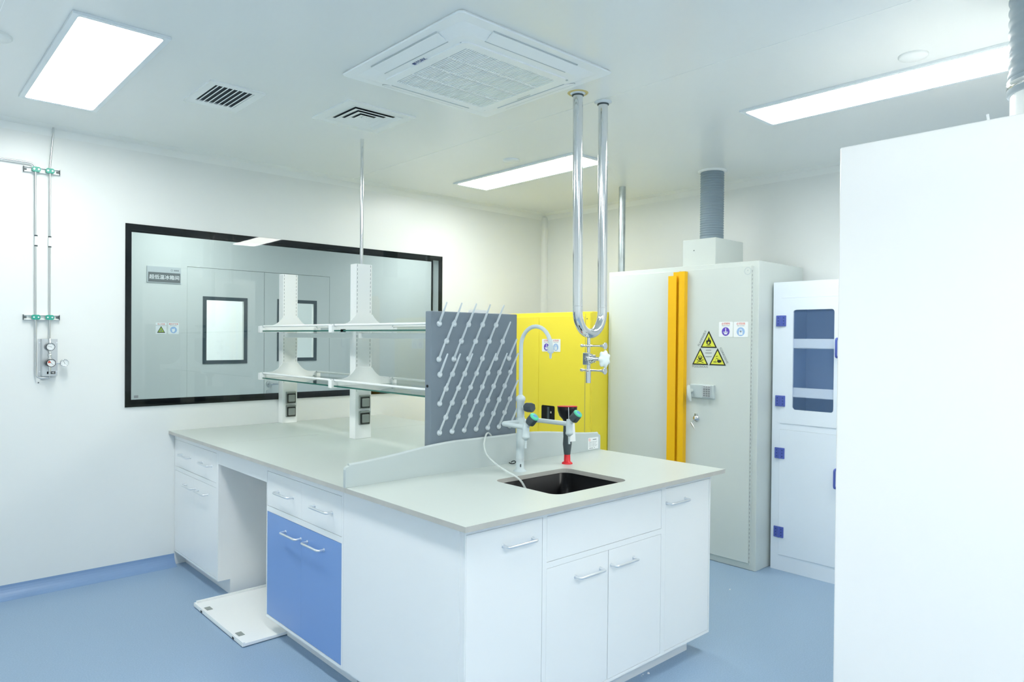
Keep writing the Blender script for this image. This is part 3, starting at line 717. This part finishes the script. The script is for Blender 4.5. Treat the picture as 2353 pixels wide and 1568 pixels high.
for sx, yb, z_ in ((-1, .427, 1.072), (1, .379, 1.075)):
    ax_ = cx+sx*.110; nm = 'left' if sx < 0 else 'right'
    m = MB().tube(bend([(cx, cy, 1.073), (ax_, cy, 1.073), (ax_, yb, z_-.001)], .022, 6), .0105, 16)
    m.lathe([(.0125, 0), (.0145, .012), (.0155, .030), (.0150, .055), (.0165, .057), (.0165, .066), (.011, .070), (.008, .074)], (ax_, yb, z_+.020), (0, 0, -1), 20)
    ka = Vector((.10, -.66, .75)).normalized()
    m.cyl((ax_, yb, z_-.002), Vector((ax_, yb, z_-.002))+ka*.035, .0105)
    m.build('side_arm', 'tap', t)
    nn = MB()
    for i in range(5): nn.lathe([(.0045, 0), (.0062-.0004*i, .0015), (.0048, .0075)], (ax_, yb, z_-.052-i*.0075), (0, 0, -1), 14)
    nn.build('hose_nozzle', 'tap', t)
    knob(Vector((ax_, yb, z_-.002))+ka*.024, ka)

# --- emergency eyewash
ex, ey = 1.086, .571
t = thing('eyewash_hose', (ex, ey, T), 'emergency eyewash hand spray with red foot, dark grip and black cup on the worktop', 'eyewash')
MB().lathe([(.026, 0), (.026, .004), (.022, .008), (.016, .011), (.0145, .055), (.0135, .058)], (ex, ey, T), (0, 0, 1), 28).build('foot', 'red', t)
MB().lathe([(.0155, 0), (.018, .020), (.0215, .050), (.0195, .085), (.0205, .110), (.0185, .20)], (ex, ey, T+.045), (0, 0, 1), 24).build('grip', 'dark', t)
hc = Vector((ex-.002, ey, 1.053))
MB().lathe([(.018, 0), (.022, .010), (.038, .028), (.046, .050), (.048, .074), (.045, .074), (.040, .055), (.02, .03)], hc, (.035, .04, 1), 32).build('spray_cup', 'black', t)
MB().lathe([(.0485, .0715), (.0495, .0735), (.046, .0750), (.044, .0735)], hc, (.035, .04, 1), 32).build('rim', 'red', t)
MB().lathe([(.046, .0735), (0, .070)], hc, (.035, .04, 1), 32).build('dust_cap', 'red', t)
MB().tube(smooth([(1.052, ey-.037, 1.127), (1.053, ey-.038, 1.09), (1.062, ey-.030, 1.06), (1.075, ey-.021, 1.05)]), .0016, 6).build('cord', 'paper', t)
tg = MB().add([(1.0700, 0.5400, 1.0500), (1.0920, 0.5300, 1.0480), (1.1000, 0.5300, 0.9620), (1.0720, 0.5420, 0.9600), (1.0705, 0.5415, 1.0500), (1.0925, 0.5315, 1.0480), (1.1005, 0.5315, 0.9620), (1.0725, 0.5435, 0.9600)],
              [(0, 1, 2, 3), (7, 6, 5, 4), (0, 4, 5, 1), (1, 5, 6, 2), (2, 6, 7, 3), (3, 7, 4, 0)]); tg.build('paper_tag', 'paper', t)

tag(MB().tube(smooth([(.866, .745, .856), (.872, .735, .852), (.880, .728, .8525), (.888, .722, .858), (.886, .728, .864), (.880, .736, .862), (.878, .742, .857)]), .0022, 8).build('wire_ring', 'black', at=(.878, .735, T)),
    'small black wire ring lying on the worktop beside the tap', 'ring')

# ================================================================= REAGENT SHELF
PX0, PX1 = .716, .824
t = thing('reagent_shelf', (.77, 1.9, T), 'white two-tier shelf rack with slotted posts and glass shelves on the bench', 'shelf rack')
def slots(y_, z0, z1):
    m = MB(); z = z0
    while z < z1:
        for x in (PX0+.009, PX1-.011): m.flat(rect(-.0012, .0012, 0, .015), onY(x, y_-.0006, z))
        z += .0245
    return m
for y_, nm in ((1.925, 'front'), (2.906, 'rear')):
    p = MB().box(PX0, PX1, y_, y_+.065, T, 1.882, .002, 1).build('post', 'white2', t)
    slots(y_, 1.13, 1.865).build('slot', 'inkg', p)['kind'] = 'stuff'
MB().box(PX0, PX1, .872, .925, T, 1.50, .002, 1).build('post', 'white2', t)
ZS = (1.170, 1.486)
for y_ in (1.917, 2.898, .866):
    for z in ZS:
        m = MB(); xl, xr = .556, .978
        curve = []
        for k in range(9):
            s = k/8; x = xl+.050+(PX0-xl-.050)*s; curve.append((x, .038+.062*(s**2.6)))
        top_ = [(xl, .036)]+curve+[(PX1-(-0)-0, .100)]+[((PX0+PX1)-a, b) for a, b in curve[::-1]][0:]+[(xr, .036)]
        m.prism([[(xl, -.006)]+top_+[(xr, -.006)]], onY(0, y_, z), (0, .006, 0))
        m.box(xl-.008, xl+.030, y_-.016, y_+.022, z-.012, z+.034, .002, 1)
        m.box(xr-.020, xr+.010, y_-.016, y_+.022, z-.006, z+.030, .002, 1)
        m.build('bracket', 'white2', t)
for (ya, yb) in ((1.948, 2.874), (.884, 1.895)):
    for z in ZS:
        m = MB(); xa, xb = .560, .970
        m.m = 0; m.add([(xa, ya, z-.004), (xb, ya, z-.004), (xb, yb, z-.004), (xa, yb, z-.004), (xa, ya, z+.004), (xb, ya, z+.004), (xb, yb, z+.004), (xa, yb, z+.004)], [(0, 3, 2, 1), (4, 5, 6, 7)])
        m.m = 1; n_ = len(m.v)-8; m.f += [[n_+i for i in f] for f in ((0, 1, 5, 4), (1, 2, 6, 5), (2, 3, 7, 6), (3, 0, 4, 7))]; m.sm += [False]*4; m.mi += [1]*4
        m.build('glass_shelf', ['shelf', 'sedge'], t)
        for x in (.571, .965):
            MB().tube([(x, ya-.02, z+.032), (x, yb+.02, z+.032)], .0065, 12).build('guard_rail', 'white2', t)
            for y_ in (ya-.010, yb+.010): MB().cyl((x, y_-.004, z+.032), (x, y_+.004, z+.032), .0085, 14).build('rail_ferrule', 'signs', t)
for (ya, yb) in ((1.99, 2.906), (.90, 1.925)): MB().box(.735, .760, ya, yb, 1.444, 1.474).build('beam', 'white2', t)
MB().box(.560, .575, 1.79, 1.82, 1.478, 1.494).build('shelf_clip', 'black', t)
for y_, zz in ((1.925, (1.068, .973)), (2.906, (1.026, .933))):
    for k, z in enumerate(zz):
        q = thing('socket_outlet', (.775, y_, z), '%s grey splash-proof socket on the %s shelf post' % (('upper', 'lower')[k], 'nearer' if y_ < 2 else 'farther'), 'socket', 'sockets on the shelf posts')
        MB().box(.739, .811, y_-.012, y_-.0002, z-.041, z+.041, .003, 1).build('back_box', 'socket', q)
        MB().box(.744, .806, y_-.017, y_-.0115, z-.036, z+.028, .002, 1).build('seal', 'socketd', q)
        MB().box(.751, .799, y_-.024, y_-.0165, z-.028, z+.021, .003, 1).build('lid', 'socket', q)
        MB().box(.742, .808, y_-.020, y_-.0115, z+.031, z+.040, .002, 1).build('hinge', 'socket', q)
tag(MB().tube([(.770, 1.957, 1.882), (.770, 1.957, H)], .0105, 18).build('cable_conduit', 'steel', at=(.77, 1.957, 1.882)), 'thin polished steel conduit from the ceiling to the nearer shelf post', 'conduit')

# ================================================================= STEEL U PIPE WITH VALVE
uy = .545; c0, c1 = 1.122, 1.304; um = (c0+c1)/2; R = (c1-c0)/2
t = thing('steel_pipe_loop', (um, uy, 1.24), 'polished steel U-shaped pipe hanging from the ceiling with a valve at its bottom', 'pipe')
P = [Vector((c0-.014, uy, H)), Vector((c0, uy, 1.585))]
for k in range(1, 40): a = PI*k/40; P.append(Vector((um-R*math.cos(a), uy, 1.585-R*math.sin(a)*1.18)))
P += [Vector((c1, uy, 1.585)), Vector((c1-.010, uy, H))]
MB().tube(P, .0238, 28).build('pipe', 'steel', t)
for x in (c0, c1): MB().cyl((x, uy, 1.607), (x, uy, 1.609), .0242, 28).build('weld_seam', 'brushed', t)
for x in (c0-.014, c1-.010):
    f = MB().lathe([(.043, 0), (.043, .002), (.030, .004), (.026, .010)], (x, uy, H), (0, 0, -1), 28).build('ceiling_collar', 'lampframe', t)
    MB().lathe([(.0245, .009), (.029, .010), (.029, .014), (.0245, .016)], (x, uy, H), (0, 0, -1), 24).build('black_seal', 'dark', f)
    if x < 1.2: MB().lathe([(.050, 0), (.047, .003), (.042, .003)], (x, uy, H), (0, 0, -1), 28).build('sealant', 'foam', f)
vx = 1.204
m = MB().cyl((vx, uy, 1.470), (vx, uy, 1.385), .0085).cyl((vx, uy, 1.33), (vx, uy, 1.30), .0095).lathe([(.0135, 0), (.0125, .005), (.0125, .062)], (vx, uy, 1.298), (0, 0, -1), 20)
m.build('drop_pipe', 'steel', t)
vb = MB().box(vx-.021, vx-.006, uy-.020, uy+.020, 1.324, 1.384, .003, 2)
hd = Vector((.05, -1, 0)).normalized(); vc = Vector((vx, uy, 1.355))
vb.lathe([(.020, -.010), (.024, 0), (.024, .018), (.017, .024), (.018, .034), (.010, .038), (.0065, .095)], vc, hd, 16)
for k in range(4):
    a = PI/4+k*PI/2; u_, v_, _ = frame_of(hd); c_ = vc+(u_*math.cos(a)+v_*math.sin(a))*.021; vb.cyl(c_-hd*.008, c_+hd*.030, .0045, 8)
vb.build('valve_body', 'steel', t)
u_, v_, _ = frame_of(hd); m = MB(); n = 56; vs = []
for r_, h in ((.012, 0), (.036, .003), (.040, .009), (.038, .016), (.022, .021), (.0, .022)):
    for k in range(n):
        a = 2*PI*k/n; rr = r_*(1+.11*math.cos(7*a)); vs.append(vc+hd*(.086+h)+(u_*math.cos(a)+v_*math.sin(a))*max(rr, 1e-5))
m.add(vs, [[i*n+k, i*n+(k+1) % n, (i+1)*n+(k+1) % n, (i+1)*n+k] for i in range(5) for k in range(n)], True); m.add(vs[:n], [list(range(n))[::-1]])
m.build('handwheel', 'handwheel', t)
for z in (1.418, 1.298):
    m = MB().lathe([(.009, -.006), (.0165, -.006), (.0165, .006), (.009, .006)], (vx, uy, z), (0, 0, 1), 24)
    m.tube([Vector((vx, uy, z))-hd*.048, Vector((vx, uy, z))-hd*.046, Vector((vx, uy, z))-hd*.034, Vector((vx, uy, z))-hd*.03], [.006, .0075, .0075, .0045], 12)
    m.tube([Vector((vx, uy, z))-hd*.046, Vector((vx, uy, z))+hd*.080], .0045, 10)
    w0 = Vector((vx, uy, z))+hd*.072
    m.lathe([(.0055, 0), (.0070, .012), (.0085, .016), (.0165, .027), (.0175, .030), (.015, .031)], w0, hd, 18)
    m.build('clamp', 'steel', t)

# ================================================================= YELLOW SAFETY CABINET
ya, yb = 1.668, 2.76
t = thing('safety_cabinet', (2.9, 2.2, 0), 'yellow steel safety cabinet behind the drying rack', 'cabinet')
MB().box(2.529, 2.862, ya, yb, .0, 1.656, .003, 1).build('body', 'yellow', t)
for (p, q), nm in zip(((1.720, 2.2065), (2.2090, 2.70)), 'rl'):
    d = MB().box(2.511, 2.530, p, q, .05, 1.625, .002, 1).build('door', 'yellow', t)
    if nm == 'r':
        e = MB().prism([rrect(2.026-2.2, 2.167-2.2, .815, .932, .012)], lambda a, b: Vector((2.5105, 2.2+a, b)), (-.003, 0, 0)).build('handle_recess', 'black', d)
        MB().box(2.500, 2.508, 2.05, 2.064, .875, .89).build('latch', 'steel', e)
        MB().box(2.502, 2.508, 2.078, 2.10, .83, .92).build('paddle', 'dark', e)
MB().box(2.509, 2.530, ya+.003, 1.718, .03, 1.650, .002, 1).build('edge_frame', 'yellow', t)
m = MB(); z = .1
m.box(2.5080, 2.5095, 1.7165, 1.7185, .03, 1.64)
m.build('hinge_line', 'inkg', t)
m = MB().cyl((2.5075, 1.703, 1.602), (2.509, 1.703, 1.602), .004, 12).build('screw', 'dark', t)
sticker(0, 0, 0, .097, .098, '必须接地', 'Must be earthed', 'ground', 'white sticker with a violet earthing symbol on the yellow cabinet', mkX(2.510, 2.120, 1.401), nX)
sticker(0, 0, 0, .097, .098, '必须加锁', 'Must be locked', 'lock', 'white sticker with a pale blue padlock symbol on the yellow cabinet', mkX(2.510, 2.019, 1.401), nX)

# ================================================================= GREY GAS CABINET
ga, gb, gx, GH = .460, 1.664, 2.704, 1.953
t = thing('gas_cabinet', (3.0, 1.06, 0), 'tall light grey steel cabinet with amber yellow door pulls, against the back wall', 'cabinet')
MB().box(gx+.004, XB-.03, ga, gb, 0, GH, .003, 1).build('body', 'grey', t)
for p, q in ((1.030, gb-.035), (.502, 1.0275)):
    d = MB().box(gx-.012, gx+.0045, p, q, .045, GH-.030, .002, 1).build('door', 'grey', t)
    if p > 1:
        ch = lambda a, b: Vector((2.655+a, 1.0+b, .10))
        o_ = gx-.0118-2.655
        pl = MB().prism([[(0, .098), (0, .032), (.004, .032), (.004, .052), (.004, .094), (o_, .094), (o_, .098)]], ch, (0, 0, 1.788))
        pl.prism([[(.017, .068), (.017, .022), (.021, .022), (.021, .064), (o_, .064), (o_, .068)]], ch, (0, 0, 1.814)); pl.build('pull_channel', 'orange', d)
    else:
        o_ = gx-.0118-2.655
        pl = MB().prism([[(0, .011), (0, -.032), (o_, -.032), (o_, -.028), (.004, -.028), (.004, .007), (o_, .007), (o_, .011)]], lambda a, b: Vector((2.655+a, 1.0+b, .10)), (0, 0, 1.814)); pl.build('pull_channel', 'orange', d)
        kp = MB().box(2.672, gx-.011, .748, .930, 1.066, 1.158, .006, 2).build('lock_plate', 'keyp', d)
        k = MB().box(2.667, 2.673, .770, .832, 1.074, 1.152, .002, 1).build('keypad', 'signs', kp)
        b = MB()
        for i in range(4):
            for j in range(3): b.box(2.6655, 2.6675, .779+j*.018-.0065, .779+j*.018+.0065, 1.081+i*.014, 1.091+i*.014)
        for j in range(3): b.box(2.6655, 2.6675, .779+j*.018-.0045, .779+j*.018+.0045, 1.141, 1.146)
        b.build('button', 'inkg', k)['kind'] = 'stuff'
        lv = MB().cyl((2.67, .912, 1.112), (2.640, .912, 1.112), .013).tube([(2.640, .914, 1.150), (2.636, .912, 1.13), (2.636, .910, 1.09), (2.640, .905, 1.055), (2.643, .900, 1.045)], [.009, .014, .014, .011, .007], 12)
        lv.build('lever', 'grey', kp)
        kn_ = MB().lathe([(.023, 0), (.024, .004), (.016, .008), (.014, .020), (.0, .022)], (gx-.011, .886, .930), (-1, 0, 0), 24).cyl((gx-.012, .886, .952), (gx-.030, .886, .952), .010, 14)
        kn_.build('key_lock', 'steel', d)
        ky = MB().tube([(2.672, .888, .925), (2.668, .900, .905)], .003, 8).tube([(2.668, .912, .898), (2.668, .905, .890), (2.668, .884, .858), (2.668, .880, .850)], [.006, .006, .0035, .003], 8)
        ky.build('key', 'steel', d)
        MB().prism([circle(0, 0, .024, 28), circle(0, 0, .020, 28)], onX(gx-.0135, .528, 1.890), (.0012, 0, 0)).build('round_emblem', 'keyp', d)
        MB().prism([circle(0, 0, .0045, 16)], onX(gx-.0135, .528, 1.893), (.0012, 0, 0)).build('emblem_dot', 'keyp', d)
hg = MB().box(gx-.009, gx+.004, .4945, .5010, .035, GH-.035); hg.build('hinge', 'grey', t)
m = MB(); z = .05
for i in range(72): m.box(gx-.0102, gx-.0088, .4965, .4988, .05+i*.0258, .05+i*.0258+.013)
m.build('hinge_knuckle', 'inkg', t)['kind'] = 'stuff'
MB().box(gx+.0035, gx+.0050, 1.6285, 1.6305, .04, GH-.03).build('door_gap', 'gap', t)
# box on the roof
bx = MB().box(2.745, 3.10, .790, 1.045, GH-.002, 2.135, .003, 1).build('exhaust_box', 'grey', t)
MB().cyl((2.744, .955, 2.060), (2.746, .955, 2.060), .004, 12).build('screw', 'dark', bx)
# hazard triangles
X = gx-.0135
hz = thing('hazard_sticker', (X, .80, 1.39), 'three yellow hazard triangles sticker on the grey cabinet door', 'sticker')
fx = lambda dx: (lambda a, b: Vector((gx-.0125-dx, .800-a, 1.393+b)))
def tri3(cx, cy, s, lift, k=1): return MB().flat([(cx-s/2*k, cy-s*.30*k), (cx+s/2*k, cy-s*.30*k), (cx, cy+s*.62*k)], fx(lift))
tris = [(0, .045, .122), (-.063, -.069, .122), (.066, -.069, .122)]
for i, (cx_, cy_, s) in enumerate(tris):
    b_ = MB(); b_.prism([[(cx_-s/2, cy_-s*.30), (cx_+s/2, cy_-s*.30), (cx_, cy_+s*.62)]], fx(.0010), (.0008, 0, 0)); o = b_.build('triangle', 'ink', hz)
    MB().flat([(cx_-s/2*.80, cy_-s*.24), (cx_+s/2*.80, cy_-s*.24), (cx_, cy_+s*.49)], fx(.0014)).build('yellow_field', 'hazard', o)
    m = MB(); f = lambda pts, l=.0018: m.flat([(cx_+a*s, cy_+b*s) for a, b in pts], fx(l))
    if i == 0:
        f([(-.13, -.08), (-.16, .05), (-.09, .14), (-.08, .07), (-.03, .18), (0, .30), (.05, .20), (.06, .10), (.10, .16), (.15, .04), (.12, -.08), (.05, -.14), (-.06, -.14)])
        f([(-.13, -.19), (.13, -.19), (.13, -.165), (-.13, -.165)])
        m.build('flame', 'ink', o)
        MB().flat([(cx_+a*s, cy_+b*s) for a, b in [(-.05, -.11), (-.06, -.02), (0, .04), (.05, .0), (.06, -.08), (.02, -.05), (0, -.10)]], fx(.0021)).build('flame_core', 'hazard', o)
    elif i == 1:
        f([(.13*math.cos(2*PI*k/20), .10+.12*math.sin(2*PI*k/20)) for k in range(20)]); f([(-.06, .02), (.06, .02), (.05, -.04), (-.05, -.04)])
        f([(-.22, -.17), (-.20, -.20), (.22, -.03), (.20, 0)]); f([(.22, -.17), (.20, -.20), (-.22, -.03), (-.20, 0)])
        m.build('skull', 'ink', o)
        e = MB()
        for q in (-.052, .052): e.flat([(cx_+s*(q+.033*math.cos(2*PI*k/12)), cy_+s*(.09+.033*math.sin(2*PI*k/12))) for k in range(12)], fx(.0021))
        e.flat([(cx_+s*(.11*math.cos(2*PI*k/20))*.8, cy_+s*(.165+.03*math.sin(2*PI*k/20))) for k in range(20)], fx(.0021))
        e.build('skull_eyes', 'hazard', o)
    else:
        f([(-.10, .18), (.02, .22), (.02, .19), (-.10, .15)]); f([(-.08, .09), (.05, .05), (.05, .02), (-.08, .06)])
        f([(-.02, -.10), (.0, .0), (.16, .0), (.24, -.03), (.24, -.11), (.16, -.15), (.05, -.16)]); f([(-.24, -.14), (-.04, -.14), (-.04, -.10), (-.24, -.10)])
        f([(-.12, .02), (-.10, .02), (-.10, -.07), (-.12, -.07)])
        m.build('corrosion', 'ink', o)
m = MB()
m.text('POISONOUS', .0215, shifted(fx(.001), -.064, -.118))
def along(cx_, cy_, ang):
    c, s = math.cos(ang), math.sin(ang); return lambda a, b: fx(.001)(cx_+a*c-b*s, cy_+a*s+b*c)
m.build('lettering', 'inkg', hz)
m = MB(); m.text('FLAMMABLE', .0215, along(-.050, .070, math.radians(62)))
m.build('lettering', 'inkg', hz)
m = MB(); m.text('CORROSIVE', .0215, along(.112, -.040, math.radians(-62)))
m.build('lettering', 'inkg', hz)
m = MB()
for i, (s_, z_) in enumerate((('SAFETY', -.008), ('CABINET', -.025), ('CAUTION', -.050))): 
    for k in range(5 - (i == 0)): m.flat(rect(-.024+k*.0098+(.005 if i == 0 else 0), -.024+k*.0098+.0075+(.005 if i == 0 else 0), z_-.002, z_+.002), fx(.001))
m.build('centre_text', 'inkg', hz)
sticker(0, 0, 0, .100, .098, '必须接地', 'Must be earthed', 'ground', 'white sticker with a violet earthing symbol on the grey cabinet', mkX(gx-.012, .677, 1.522), nX)
sticker(0, 0, 0, .100, .098, '必须加锁', 'Must be locked', 'lock', 'white sticker with a pale blue padlock symbol on the grey cabinet', mkX(gx-.012, .571, 1.521), nX)

# ducts and pipe behind it
def flex(name, x, y_, r, z0, z1, pitch, m, label, amp=.05):
    t = thing(name, (x, y_, z0), label, 'exhaust duct')
    pr = []; z = z0; k = 0
    while z < z1: pr.append((r*(1+(amp if k % 2 else -amp*.4)), z-z0)); z += pitch/2; k += 1
    # rounded ribs
    pr2 = []
    for i in range(len(pr)-1):
        (r0, h0), (r1, h1) = pr[i], pr[i+1]
        for j in range(4):
            s = j/4; pr2.append((r0+(r1-r0)*(.5-.5*math.cos(PI*s)), h0+(h1-h0)*s))
    MB().lathe(pr2+[pr[-1]], (x, y_, z0), (0, 0, 1), 40).build('hose', m, t); return t
dx, dy = 2.985, .945
dx, dy = 2.93, .935
t = flex('exhaust_duct', dx, dy, .078, 2.170, H, .0165, 'flexd', 'blue-grey corrugated exhaust duct above the grey cabinet', .035)
MB().lathe([(.080, 0), (.080, .036)], (dx, dy, 2.1355), (0, 0, 1), 36).build('spigot', 'flexd', t)
MB().lathe([(.098, 0), (.098, .006), (.080, .012)], (dx, dy, H), (0, 0, -1), 36).build('ceiling_collar', 'vent', t)
tag(MB().lathe([(.026, 0), (.026, H)], (2.894, 1.695, 0), (0, 0, 1), 28).build('galvanised_pipe', 'galv', at=(2.894, 1.695, 0)), 'galvanised steel pipe rising to the ceiling behind the grey cabinet', 'pipe')

# ================================================================= WHITE POLYPROPYLENE CABINET
px, pa, pb, PH = 2.857, -.012, .440, 1.822
t = thing('storage_cabinet', (3.1, .21, 0), 'narrow white plastic cabinet with blue hinges and a tinted window, right of the grey cabinet', 'cabinet')
wy0, wy1, wz0, wz1 = .055, .3085, 1.022, 1.645
c = MB().prism([rect(pa, pb, 0, PH), rect(pa+.028, pb-.052, .931, PH-.10), rect(pa+.028, pb-.052, .097, .893)], lambda u, v: Vector((px+.002, u, v)), (.0098, 0, 0))
c.box(px+.012, XB-.0202, pb-.008, pb-.0002, .0002, PH-.0002).box(px+.012, XB-.0202, pa+.0002, pa+.008, .0002, PH-.0002).box(px+.012, XB-.0303, pa+.0082, pb-.0082, PH-.008, PH-.0004).box(px+.012, XB-.0303, pa+.0082, pb-.0082, .0004, .02).box(XB-.03, XB-.02, pa, pb, 0, PH).box(px+.012, XB-.0303, pa+.0082, pb-.0082, .90, .912)
c.build('body', 'pp', t)
fxp = lambda a, b: Vector((px-.002, -a, b))
up = MB().prism([rect(-.3868, -.0172, .9322, 1.7208), rrect(-wy1, -wy0, wz0, wz1, .018)], fxp, (.012, 0, 0)).build('upper_door', 'pp', t)
MB().prism([rrect(-wy1-.004, -wy0+.004, wz0-.004, wz1+.004, .018)], lambda a, b: Vector((px+.007, -a, b)), (.003, 0, 0)).build('window', 'bluewin', up)
lo = MB().box(px-.002, px+.010, .0172, .3868, .0985, .8918, .001, 1).build('lower_door', 'pp', t)
for z_, d in ((1.577, up), (1.072, up), (.742, lo), (.243, lo)):
    h = MB().box(px-.010, px-.001, .384, .416, z_-.034, z_+.034, .002, 1).box(px-.010, px-.001, .353, .382, z_-.034, z_+.034, .002, 1).cyl((px-.008, .383, z_-.034), (px-.008, .383, z_+.034), .006, 12)
    h.m = 1
    for k in (-1, 0, 1): h.cyl((px-.0125, .366, z_+k*.019), (px-.0095, .366, z_+k*.019), .0035, 8).cyl((px-.0125, .401, z_+k*.019), (px-.0095, .401, z_+k*.019), .0035, 8)
    h.build('hinge', ['hinge', 'purple'], d)
for z_, d in ((1.412, up), (.634, lo)):
    MB().tube(bend([(px-.002, .030, z_-.055), (px-.034, .030, z_-.055), (px-.034, .030, z_+.055), (px-.002, .030, z_+.055)], .015), .007, 10).build('handle', 'hinge', d)
MB().box(XB-.034, XB-.0305, pa+.009, pb-.009, .915, PH-.01).box(px+.030, XB-.035, pb-.0115, pb-.0085, .915, PH-.01).box(px+.030, XB-.035, pa+.0085, pa+.0115, .915, PH-.01).build('inside_shade', 'ppshade', t)  # added sheets whose blue stands for shade on the inner walls
for z_ in (1.409, 1.104):
    MB().box(px+.03, XB-.04, pa+.01, pb-.01, z_-.006, z_).box(px+.014, px+.022, pa+.01, pb-.01, z_-.002, z_+.056).build('shelf_tray', 'ppin', t)

# ================================================================= BIG WHITE CABINET AT RIGHT
hx, hy, HH = 1.196, -.652, 2.15
t = thing('fume_hood', (1.62, -1.4, 0), 'large plain white fume hood seen from its flat side at the right edge', 'fume hood')
MB().box(hx, hx+.85, -2.15, hy, 0, HH, .004, 1).build('housing', 'hood', t)
MB().cyl((1.215, -1.104, HH-.002), (1.217, -1.100, HH+.022), .004, 10).build('pin', 'white2', t)
dx, dy, dr = 1.5, -1.215, .12
t = flex('exhaust_duct', dx, dy, dr, 2.335, H, .036, 'flex', 'wide grey corrugated exhaust duct rising from the fume hood at the right edge', .03)
MB().lathe([(dr*.97, 0), (dr*.97, 2.31-HH)], (dx, dy, HH+.0002), (0, 0, 1), 40).build('collar', 'white2', t)
MB().lathe([(dr*1.02, 0), (dr*1.05, .004), (dr*1.05, .050), (dr*1.02, .056)], (dx, dy, 2.283), (0, 0, 1), 40).build('cuff', 'flex', t)
MB().lathe([(dr*1.052, 0), (dr*1.062, .002), (dr*1.062, .018), (dr*1.052, .020)], (dx, dy, 2.303), (0, 0, 1), 40).build('hose_clamp', 'steel', t)

# ================================================================= SMALL DEBRIS
for i, (x, y_, r_) in enumerate(((1.103, .095, .006), (1.078, .105, .003), (1.062, .100, .0025), (2.301, .40, .005))):
    m = MB(); vs = []
    for k in range(9): a = 2*PI*k/9; vs.append((x+r_*(.8+.3*random.random())*math.cos(a), y_+r_*(.8+.3*random.random())*math.sin(a), 0.0))
    top_ = [(x+(p[0]-x)*.6, y_+(p[1]-y_)*.6, r_*.9) for p in vs]
    m.add(vs+top_, [[k, (k+1) % 9, (k+1) % 9+9, k+9] for k in range(9)]+[list(range(9, 18)), list(range(9))[::-1]])
    lab = ('white crumb on the blue floor beside the bench foot, the largest one', 'tiny white crumb on the floor just left of the largest crumb', 'tiniest white crumb on the floor, farthest left of the three near the bench foot', 'white crumb on the floor in front of the tall grey cabinet')[i]
    tag(m.build('floor_crumb', 'debris', at=(x, y_, 0)), lab, 'crumb', 'crumbs on the floor')
